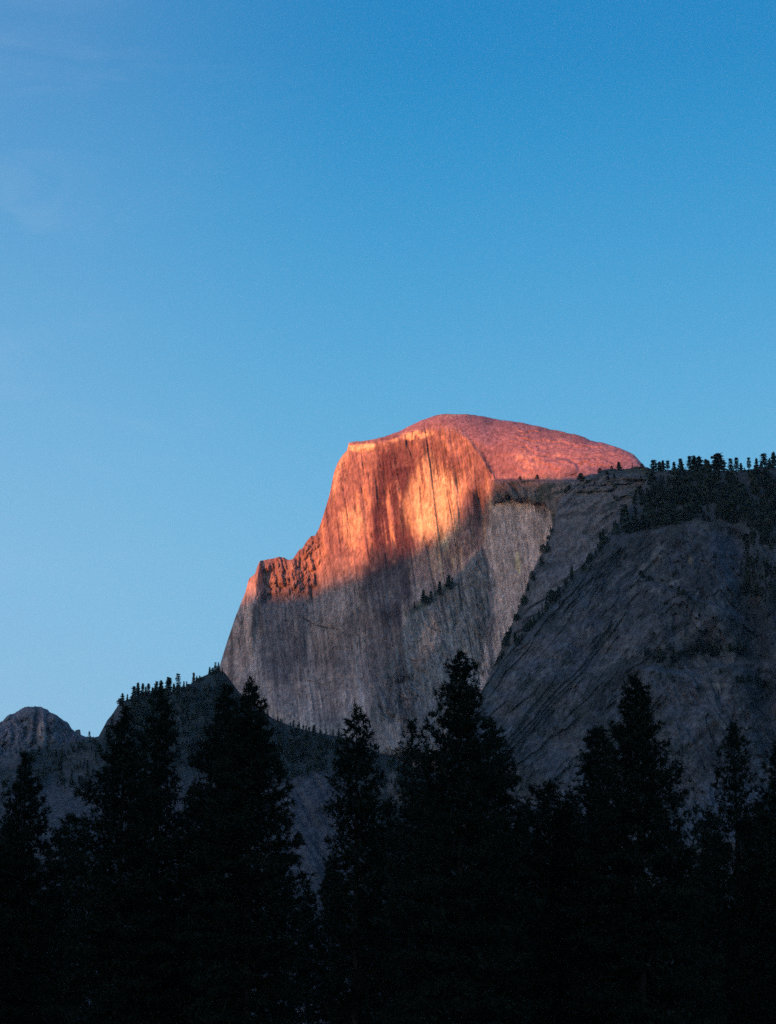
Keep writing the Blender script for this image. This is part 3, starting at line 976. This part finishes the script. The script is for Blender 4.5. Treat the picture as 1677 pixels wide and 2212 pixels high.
def in_poly(x, y, pts):
    c = False
    n = len(pts)
    for i in range(n):
        x1, y1 = pts[i]
        x2, y2 = pts[(i + 1) % n]
        if (y1 > y) != (y2 > y) and x < (x2 - x1) * (y - y1) / (y2 - y1) + x1:
            c = not c
    return c


def scatter_poly(pts, n, r):
    xs, ys = [p[0] for p in pts], [p[1] for p in pts]
    o = []
    while len(o) < n:
        x, y = r.uniform(min(xs), max(xs)), r.uniform(min(ys), max(ys))
        if in_poly(x, y, pts):
            o.append((x, y))
    return o


def scatter_line(pts, n, wd, r):
    seg = [math.dist(a, b) for a, b in zip(pts, pts[1:])]
    o = []
    for _ in range(n):
        d = r.random() * sum(seg)
        for (a, b), s_ in zip(zip(pts, pts[1:]), seg):
            if d <= s_:
                t = d / s_
                o.append((a[0] + (b[0] - a[0]) * t + r.gauss(0, wd), a[1] + (b[1] - a[1]) * t + r.gauss(0, wd)))
                break
            d -= s_
    return o


sr = random.Random(11)
# gully and ledge trees on the cliff: individuals
gully = scatter_line([(1347, 1122), (1290, 1190), (1262, 1230), (1232, 1262), (1162, 1334), (1110, 1394)], 62, 4.5, sr)
for x, y in gully:
    far_tree(cliff.locate(x, y), sr.uniform(6, 19), sr.choice(['spire', 'spire', 'bush', 'round']), 'small dark conifer rooted in the diagonal gully of the right cliff', 'conifers in the diagonal gully', .9)
ledge = scatter_line([(1392, 1420), (1440, 1422), (1515, 1410), (1560, 1415), (1610, 1405)], 46, 6, sr)
for x, y in ledge:
    far_tree(cliff.locate(x, y), sr.uniform(7, 14), sr.choice(['spire', 'round', 'bush']), 'small dark conifer on the broken ledge halfway down the right cliff', 'conifers on the broken ledge', 1.2)
for x, y in scatter_line([(1590, 1473), (1640, 1478), (1690, 1490)], 16, 4, sr):
    far_tree(cliff.locate(x, y), sr.uniform(6, 11), sr.choice(['round', 'bush']), 'dark bush on the short ledge by the right picture edge', 'bushes on the short ledge', 1.3)
for x, y in scatter_line([(1375, 1245), (1430, 1252), (1490, 1292)], 14, 4, sr):
    far_tree(cliff.locate(x, y), sr.uniform(4, 8), 'bush', 'dark bush on the faint ledge high on the right cliff', 'bushes on the faint ledge', 1.3)
for x, y in scatter_line([(1196, 1125), (1177, 1185), (1144, 1250), (1105, 1350), (1062, 1450)], 40, 4, sr):
    far_tree(rib.locate(x + 5, y + 4), sr.uniform(5, 16), sr.choice(['spire', 'bush']), 'small dark conifer on the edge between pale slab and rock rib', 'conifers along the rib edge', 1.2)
for x, y in scatter_poly([(1200, 1040), (1340, 1020), (1400, 1020), (1390, 1060), (1340, 1100), (1280, 1060)], 22, sr):
    far_tree(rib.locate(x, y), sr.uniform(5, 11), sr.choice(['bush', 'round']), 'dark bush on the upper slope of the rock rib', 'bushes on the rock rib', 1.3)
for x, y in scatter_line([(520, 1506), (560, 1538), (600, 1560), (650, 1577), (740, 1596)], 22, 2, sr):
    far_tree(bench.locate(x, y), sr.uniform(6, 16), 'spire', 'small fir at the foot of the great wall', 'firs along the foot of the wall', 1.1)

up_poly = [(1385, 1058), (1410, 1032), (1500, 1031), (1600, 1031), (1690, 1023), (1700, 1180), (1610, 1140), (1500, 1128), (1420, 1142), (1345, 1158), (1340, 1125)]
for x, y in scatter_poly(up_poly, 90, sr):
    far_tree(cliff.locate(x, y), sr.uniform(9, 16), sr.choice(['spire', 'round', 'layered']), 'dark conifer in the wood that covers the top of the right cliff', 'wood on top of the right cliff')


def forest(name, body, pts, kinds, hr, label):
    VV, FF_, nv = [], [], 0
    a_ = np.array(pts)
    keep = fbm(a_[:, 0] / 34, a_[:, 1] / 20, 3.0, 3, 71)
    pts = [p for p, k in zip(pts, keep) if k > -.28]
    for x, y in pts:
        k = sr.choice(kinds)
        v_, f_ = sr.choice(lows[k])
        h_ = sr.uniform(*hr)
        a = sr.random() * 6.28
        c_, s_ = math.cos(a), math.sin(a)
        P = body.locate(x, y)
        v2 = np.stack([(v_[:, 0] * c_ - v_[:, 1] * s_) * 1.15, (v_[:, 0] * s_ + v_[:, 1] * c_) * 1.15, v_[:, 2]], -1) * h_ + np.array(P)
        VV.append(v2)
        FF_.append(f_ + nv)
        nv += len(v2)
    me = mesh_np(name, np.vstack(VV), np.vstack(FF_), M_FAR)
    tag(obj(name, me), label, None, None, 'stuff')


forest('woodland', cliff, scatter_poly(up_poly, 1000, sr) + scatter_poly([(1700, 1010), (2140, 1040), (2140, 1260), (1700, 1180)], 500, sr)
       + scatter_poly([(1598, 1150), (1700, 1180), (1700, 1300), (1610, 1290)], 160, sr), ['spire', 'round', 'round'], (8, 18), 'far dark wood covering the top of the right cliff')
bp_ = [(222, 1592), (262, 1520), (330, 1500), (420, 1479), (470, 1456), (520, 1510), (600, 1562), (740, 1598), (760, 1660), (640, 1680), (560, 1700), (400, 1660), (280, 1640)]
forest('woodland', bench, scatter_poly(bp_, 1500, sr) + scatter_poly([(-300, 1680), (0, 1645), (200, 1602), (300, 1700), (100, 1720), (-300, 1760)], 420, sr)
       + scatter_poly([(800, 1625), (900, 1670), (900, 1740), (800, 1690)], 160, sr), ['spire', 'spire', 'round'], (8, 17), 'far dark fir wood on the slope under the dome')

def crest_line(body, u0, u1, n, lo, hi):
    o = []
    for _ in range(n):
        x = sr.uniform(u0, u1)
        j = int(np.clip(np.searchsorted(body.u, x), 0, len(body.u) - 1))
        o.append((x, float(body.V[0, j]) + sr.uniform(lo, hi)))
    return o


forest('brush', cliff, crest_line(cliff, 1405, 1760, 170, 1, 9), ['bush', 'round', 'spire'], (2.5, 8), 'low dark brush between the skyline pines at the right')
forest('brush', bench, crest_line(bench, 250, 478, 170, 1, 9), ['bush', 'spire', 'spire'], (3, 13), 'low dark brush and saplings between the firs of the left skyline')


# ------------------------------------------------------------------ foreground pines
def pine_mesh(H, prof, r, dens=1.0, tuft=.46, droop=.0, first=.06):
    """one tall pine. prof(z) gives the crown radius at height z. Returns trunk mesh data and crown mesh data"""
    TV, TF = [], []

    def tube(pts, rads, k=5):
        b0 = len(TV)
        for (p, rad) in zip(pts, rads):
            for i in range(k):
                a = 2 * math.pi * i / k
                TV.append((p[0] + rad * math.cos(a), p[1] + rad * math.sin(a), p[2] + (0 if k > 5 else rad * .5 * math.sin(a + 1))))
        for s_ in range(len(pts) - 1):
            for i in range(k):
                TF.append((b0 + s_ * k + i, b0 + s_ * k + (i + 1) % k, b0 + s_ * k + k + (i + 1) % k, b0 + s_ * k + k + i))

    bend = [r.gauss(0, .12) for _ in range(2)]
    cx = lambda z: bend[0] * math.sin(z / H * 4) * (z / H)
    cy = lambda z: bend[1] * math.sin(z / H * 3 + 1) * (z / H)
    zs = [H * i / 14 for i in range(15)]
    zs[0] = -.4
    tube([(cx(z), cy(z), z) for z in zs], [max(.03, H * .0125 * max(0, 1 - max(z, 0) / H) ** .8) * (1.25 if z < 1 else 1) for z in zs], 8)
    C, DIR, SZ = [], [], []
    z = H * first
    az = r.random() * 6.28
    while z < H * .995:
        rad = prof(z)
        t = z / H
        nb = 4 if t < .9 else 3
        for b in range(nb):
            az += 2.4 + r.gauss(0, .35)
            ln = max(.35, 1.12 * rad * r.choice([r.uniform(.35, .8), r.uniform(.75, 1.0), r.uniform(.85, 1.12)]))
            rise = (-.34 + .75 * t ** 1.5) + r.gauss(0, .10) + droop
            ca, sa = math.cos(az), math.sin(az)
            pts = []
            for i in range(4):
                q = i / 3
                pts.append((cx(z) + ca * ln * q, cy(z) + sa * ln * q, z + ln * (rise * q + .22 * q * q - .1 * q)))
            rb = .012 * ln + .015
            tube(pts, [rb, rb * .75, rb * .5, rb * .2], 3)
            nt_ = int(max(3, ln * 6.5 * dens))
            for i in range(nt_):
                q = 1 - (r.random() ** 1.25) * .82
                j = min(2, int(q * 3))
                g = q * 3 - j
                w_ = .16 * ln * (.4 + (1 - abs(q - .6)))
                off = r.gauss(0, w_ * .8)
                P = [pts[j][k] + (pts[j + 1][k] - pts[j][k]) * g for k in range(3)]
                C.append((P[0] - sa * off, P[1] + ca * off, P[2] + r.gauss(.05, .26)))
                DIR.append((ca - sa * off * .8, sa + ca * off * .8, .55))
                SZ.append(tuft * r.uniform(.7, 1.35))
        z += (.34 + .3 * (1 - t)) * r.uniform(.6, 1.35)
    for i in range(5):
        C.append((cx(H), cy(H), H - .22 * i))
        DIR.append((0, 0, 1))
        SZ.append(tuft * .8)
    C, DIR, SZ = np.array(C), np.array(DIR, float), np.array(SZ)
    DIR /= np.linalg.norm(DIR, axis=1)[:, None]
    n = len(C)
    nr_ = np.random.default_rng(r.randrange(1 << 30))
    m = 10                                       # needle sprays per tuft, each one thin blade
    d = DIR[:, None, :] * .55 + nr_.normal(0, .62, (n, m, 3))
    d /= np.linalg.norm(d, axis=2)[..., None]
    s_ = nr_.normal(0, 1, (n, m, 3))
    s_ = np.cross(d, s_)
    s_ /= np.linalg.norm(s_, axis=2)[..., None] + 1e-9
    L_ = SZ[:, None, None] * nr_.uniform(.7, 1.25, (n, m, 1))
    o = C[:, None, :] + nr_.normal(0, .05, (n, m, 3))
    A = o + s_ * L_ * .11
    B = o - s_ * L_ * .11
    T = o + d * L_
    verts = np.stack([A, B, T], 2).reshape(-1, 3)
    faces = np.arange(len(verts)).reshape(-1, 3)
    return np.array(TV), np.array(TF), verts, faces


def pine(px, top, Y, widths, label, dens=1.0, tuft=.46, group='tall pines across the foreground', seed=0, first=.06, share=None):
    """widths: list of (py, half width in frame px) down the crown"""
    r = random.Random(seed * 77 + 5)
    x_, _, z_ = at(px, top, Y)
    H = float(z_)
    s_ = Y / FF * 1.03
    zz = []
    for (py, hw) in widths:
        _, _, zc = at(px, py, Y)
        zz.append((float(zc), hw * s_))
    zz.sort()
    f = lambda z: float(np.interp(z, [a for a, b in zz] + [H], [b for a, b in zz] + [.25]))
    tv, tf, v, fc = pine_mesh(H, f, r, dens, tuft, first=first)
    e = bpy.data.objects.new('pine_tree', None)
    COL.objects.link(e)
    e.location = (float(x_), Y, 0)
    tag(e, label, 'tree', group)
    obj('trunk', mesh_np('trunk', tv, tf, M_BARK), e)
    obj('crown', mesh_np('crown', v, fc, M_NEEDLE), e)
    return len(fc) + 2 * len(tf)


front = [
    (58, 1628, 232, [(1660, 14), (1700, 26), (1760, 48), (1850, 62), (2000, 75), (2212, 85)], 'pine at the left edge whose tip stands below the far peak', .9),
    (270, 1532, 226, [(1560, 12), (1600, 30), (1660, 52), (1720, 78), (1800, 96), (1950, 110), (2212, 120)], 'broad pine below the steep end of the wooded slope, left of a taller tip', 1.05),
    (347, 1488, 240, [(1510, 12), (1550, 26), (1600, 38), (1700, 44), (1800, 52), (1950, 70), (2212, 80)], 'taller slim pine just right of the broad one on the left', 1.0),
    (487, 1484, 236, [(1510, 14), (1550, 26), (1600, 50), (1700, 66), (1800, 74), (1950, 85), (2212, 95)], 'left pine of the dense pair before the left foot of the dome', 1.15),
    (543, 1470, 224, [(1490, 14), (1520, 24), (1560, 34), (1620, 54), (1700, 76), (1760, 96), (1850, 108), (2000, 118), (2212, 130)], 'right and taller pine of the dense pair before the dome foot', 1.2),
    (771, 1534, 222, [(1550, 12), (1580, 34), (1620, 34), (1660, 46), (1720, 54), (1800, 62), (1900, 62), (2050, 58), (2212, 50)], 'open pine below the middle of the dark rock face', .85),
    (889, 1558, 250, [(1580, 8), (1610, 26), (1660, 36), (1720, 36), (1800, 44), (2000, 60), (2212, 70)], 'thin sparse pine with its trunk showing, left of the tallest one', .5),
    (992, 1413, 214, [(1430, 16), (1460, 32), (1500, 42), (1530, 44), (1560, 52), (1600, 66), (1650, 84), (1700, 104), (1800, 125), (2000, 145), (2212, 160)], 'tallest pine of all, in the centre before the dome', 1.15),
    (1068, 1560, 226, [(1585, 12), (1620, 30), (1670, 42), (1720, 58), (1800, 75), (2000, 90), (2212, 100)], 'lower pine leaning close to the right side of the tallest one', .9),
    (1185, 1692, 238, [(1710, 20), (1740, 50), (1790, 68), (1900, 80), (2212, 95)], 'low rounded pine in the dip right of centre', 1.0),
    (1292, 1572, 234, [(1590, 18), (1620, 34), (1680, 44), (1750, 54), (1850, 68), (2212, 90)], 'blunt pine at the left shoulder of the big right-hand pine', 1.15),
    (1372, 1463, 220, [(1480, 12), (1510, 28), (1550, 36), (1600, 50), (1660, 66), (1720, 92), (1770, 112), (1900, 135), (2212, 150)], 'big dense pine that rises highest in the right half', 1.3),
    (1584, 1564, 230, [(1580, 14), (1610, 28), (1650, 38), (1690, 44), (1730, 44), (1760, 34), (1800, 60), (1900, 84), (2212, 100)], 'open oval-headed pine standing apart near the right edge', .62),
    (1682, 1600, 226, [(1630, 16), (1680, 34), (1740, 46), (1820, 60), (2212, 90)], 'pine cut by the right picture edge', .8),
    (1800, 1560, 232, [(1600, 20), (1700, 50), (1800, 80), (2212, 110)], 'tall pine standing just outside the right edge of the view', .9),
    (1930, 1640, 226, [(1680, 20), (1780, 50), (1880, 80), (2212, 110)], 'shorter pine farther outside the right edge of the view', .9),
    (-150, 1600, 232, [(1640, 20), (1740, 50), (1840, 80), (2212, 110)], 'tall pine standing just outside the left edge of the view', .9),
    (-28, 1700, 228, [(1740, 20), (1800, 45), (1900, 60), (2212, 80)], 'pine cut by the left picture edge', .9),
]
back = [
    (150, 1765, 290, [(1790, 20), (1850, 50), (2212, 75)], 'low pine filling the gap beside the left edge pine'),
    (420, 1700, 300, [(1730, 16), (1800, 40), (1900, 55), (2212, 75)], 'low pine between the slim pine and the dense pair'),
    (600, 1850, 292, [(1870, 20), (1930, 36), (2212, 40)], 'low pine right of the foot of the dense pair'),
    (720, 1860, 300, [(1880, 14), (1930, 26), (2212, 44)], 'small pine tucked against the left of the open pine'),
    (838, 1735, 296, [(1760, 18), (1820, 44), (2212, 75)], 'low pine between the open pine and the sparse one'),
    (930, 1690, 300, [(1710, 24), (1780, 50), (2212, 85)], 'low dense pine behind the trunk of the tallest one'),
    (1120, 1790, 290, [(1810, 24), (1860, 55), (2212, 85)], 'low pine right of the tallest one, below the blue cliff'),
    (1235, 1745, 296, [(1770, 24), (1830, 48), (2212, 80)], 'low pine left of the blunt shouldered one'),
    (1455, 1800, 300, [(1830, 24), (1890, 44), (2212, 80)], 'low pine behind the right skirt of the big pine'),
    (1530, 1755, 292, [(1780, 20), (1830, 36), (2212, 80)], 'low pine left of the oval-headed pine'),
    (1640, 1735, 298, [(1760, 22), (1810, 46), (2212, 80)], 'low pine filling the gap before the right edge'),
    (240, 1880, 302, [(1900, 30), (1960, 60), (2212, 80)], 'low pine behind the skirt of the broad left pine'),
    (20, 1800, 296, [(1830, 24), (1890, 50), (2212, 80)], 'low pine behind the foot of the left edge pine'),
    (100, 1930, 330, [(1950, 30), (2000, 60), (2212, 90)], 'smallest dark pine low at the left, under the gap beside the edge pine'),
    (345, 1960, 334, [(1980, 30), (2030, 60), (2212, 90)], 'smallest dark pine low between the slim pine and the dense pair'),
    (480, 1900, 330, [(1930, 30), (2000, 60), (2212, 90)], 'smallest dark pine low behind the dense pair'),
    (668, 1925, 336, [(1945, 18), (2000, 40), (2100, 60), (2212, 80)], 'smallest dark pine at the bottom of the open gap right of the dense pair'),
    (790, 1930, 332, [(1960, 30), (2020, 60), (2212, 90)], 'smallest dark pine low behind the open pine'),
    (1010, 1900, 330, [(1930, 40), (2000, 70), (2212, 100)], 'smallest dark pine low behind the tallest one'),
    (1180, 1930, 334, [(1960, 40), (2020, 70), (2212, 100)], 'smallest dark pine low in the dip right of centre'),
    (1340, 1900, 330, [(1930, 40), (2000, 70), (2212, 100)], 'smallest dark pine low behind the big right-hand pine'),
    (1500, 1900, 333, [(1930, 40), (2000, 70), (2212, 90)], 'smallest dark pine low left of the oval-headed pine'),
    (1630, 1890, 330, [(1920, 40), (1990, 70), (2212, 90)], 'smallest dark pine low by the right picture edge'),
]
tot = 0
for i, (px, tp, Y, wd, lb, dn) in enumerate(front):
    tot += pine(px, tp, Y, wd, lb, dn, seed=i + 1)
for i, (px, tp, Y, wd, lb) in enumerate(back):
    tot += pine(px, tp, Y, wd, lb, .7, .55, group='lower pines behind the front row', seed=i + 40)
print('foreground tris', tot)

# ------------------------------------------------------------------ evening air
hz_top = 2600.0
b = (-11100, -8100, -3.5, 11100, 16100, hz_top)
hv = np.array([(x, y, z) for z in (b[2], b[5]) for (x, y) in ((b[0], b[1]), (b[3], b[1]), (b[3], b[4]), (b[0], b[4]))])
hf = np.array([(0, 3, 2, 1), (4, 5, 6, 7), (0, 1, 5, 4), (1, 2, 6, 5), (2, 3, 7, 6), (3, 0, 4, 7)])
M_HAZE = bpy.data.materials.new('evening_haze')
M_HAZE.use_nodes = True
t = M_HAZE.node_tree
t.nodes.remove(t.nodes['Principled BSDF'])
pv_ = node(t, 'ShaderNodeVolumePrincipled')
pv_.inputs['Color'].default_value = (.80, .88, 1, 1)
pv_.inputs['Density'].default_value = HAZE
pv_.inputs['Anisotropy'].default_value = 0.0
t.links.new(pv_.outputs[0], t.nodes['Material Output'].inputs['Volume'])
tag(obj('haze', mesh_np('haze', hv, hf, M_HAZE)), 'thin blue evening haze filling the valley air', kind='stuff')
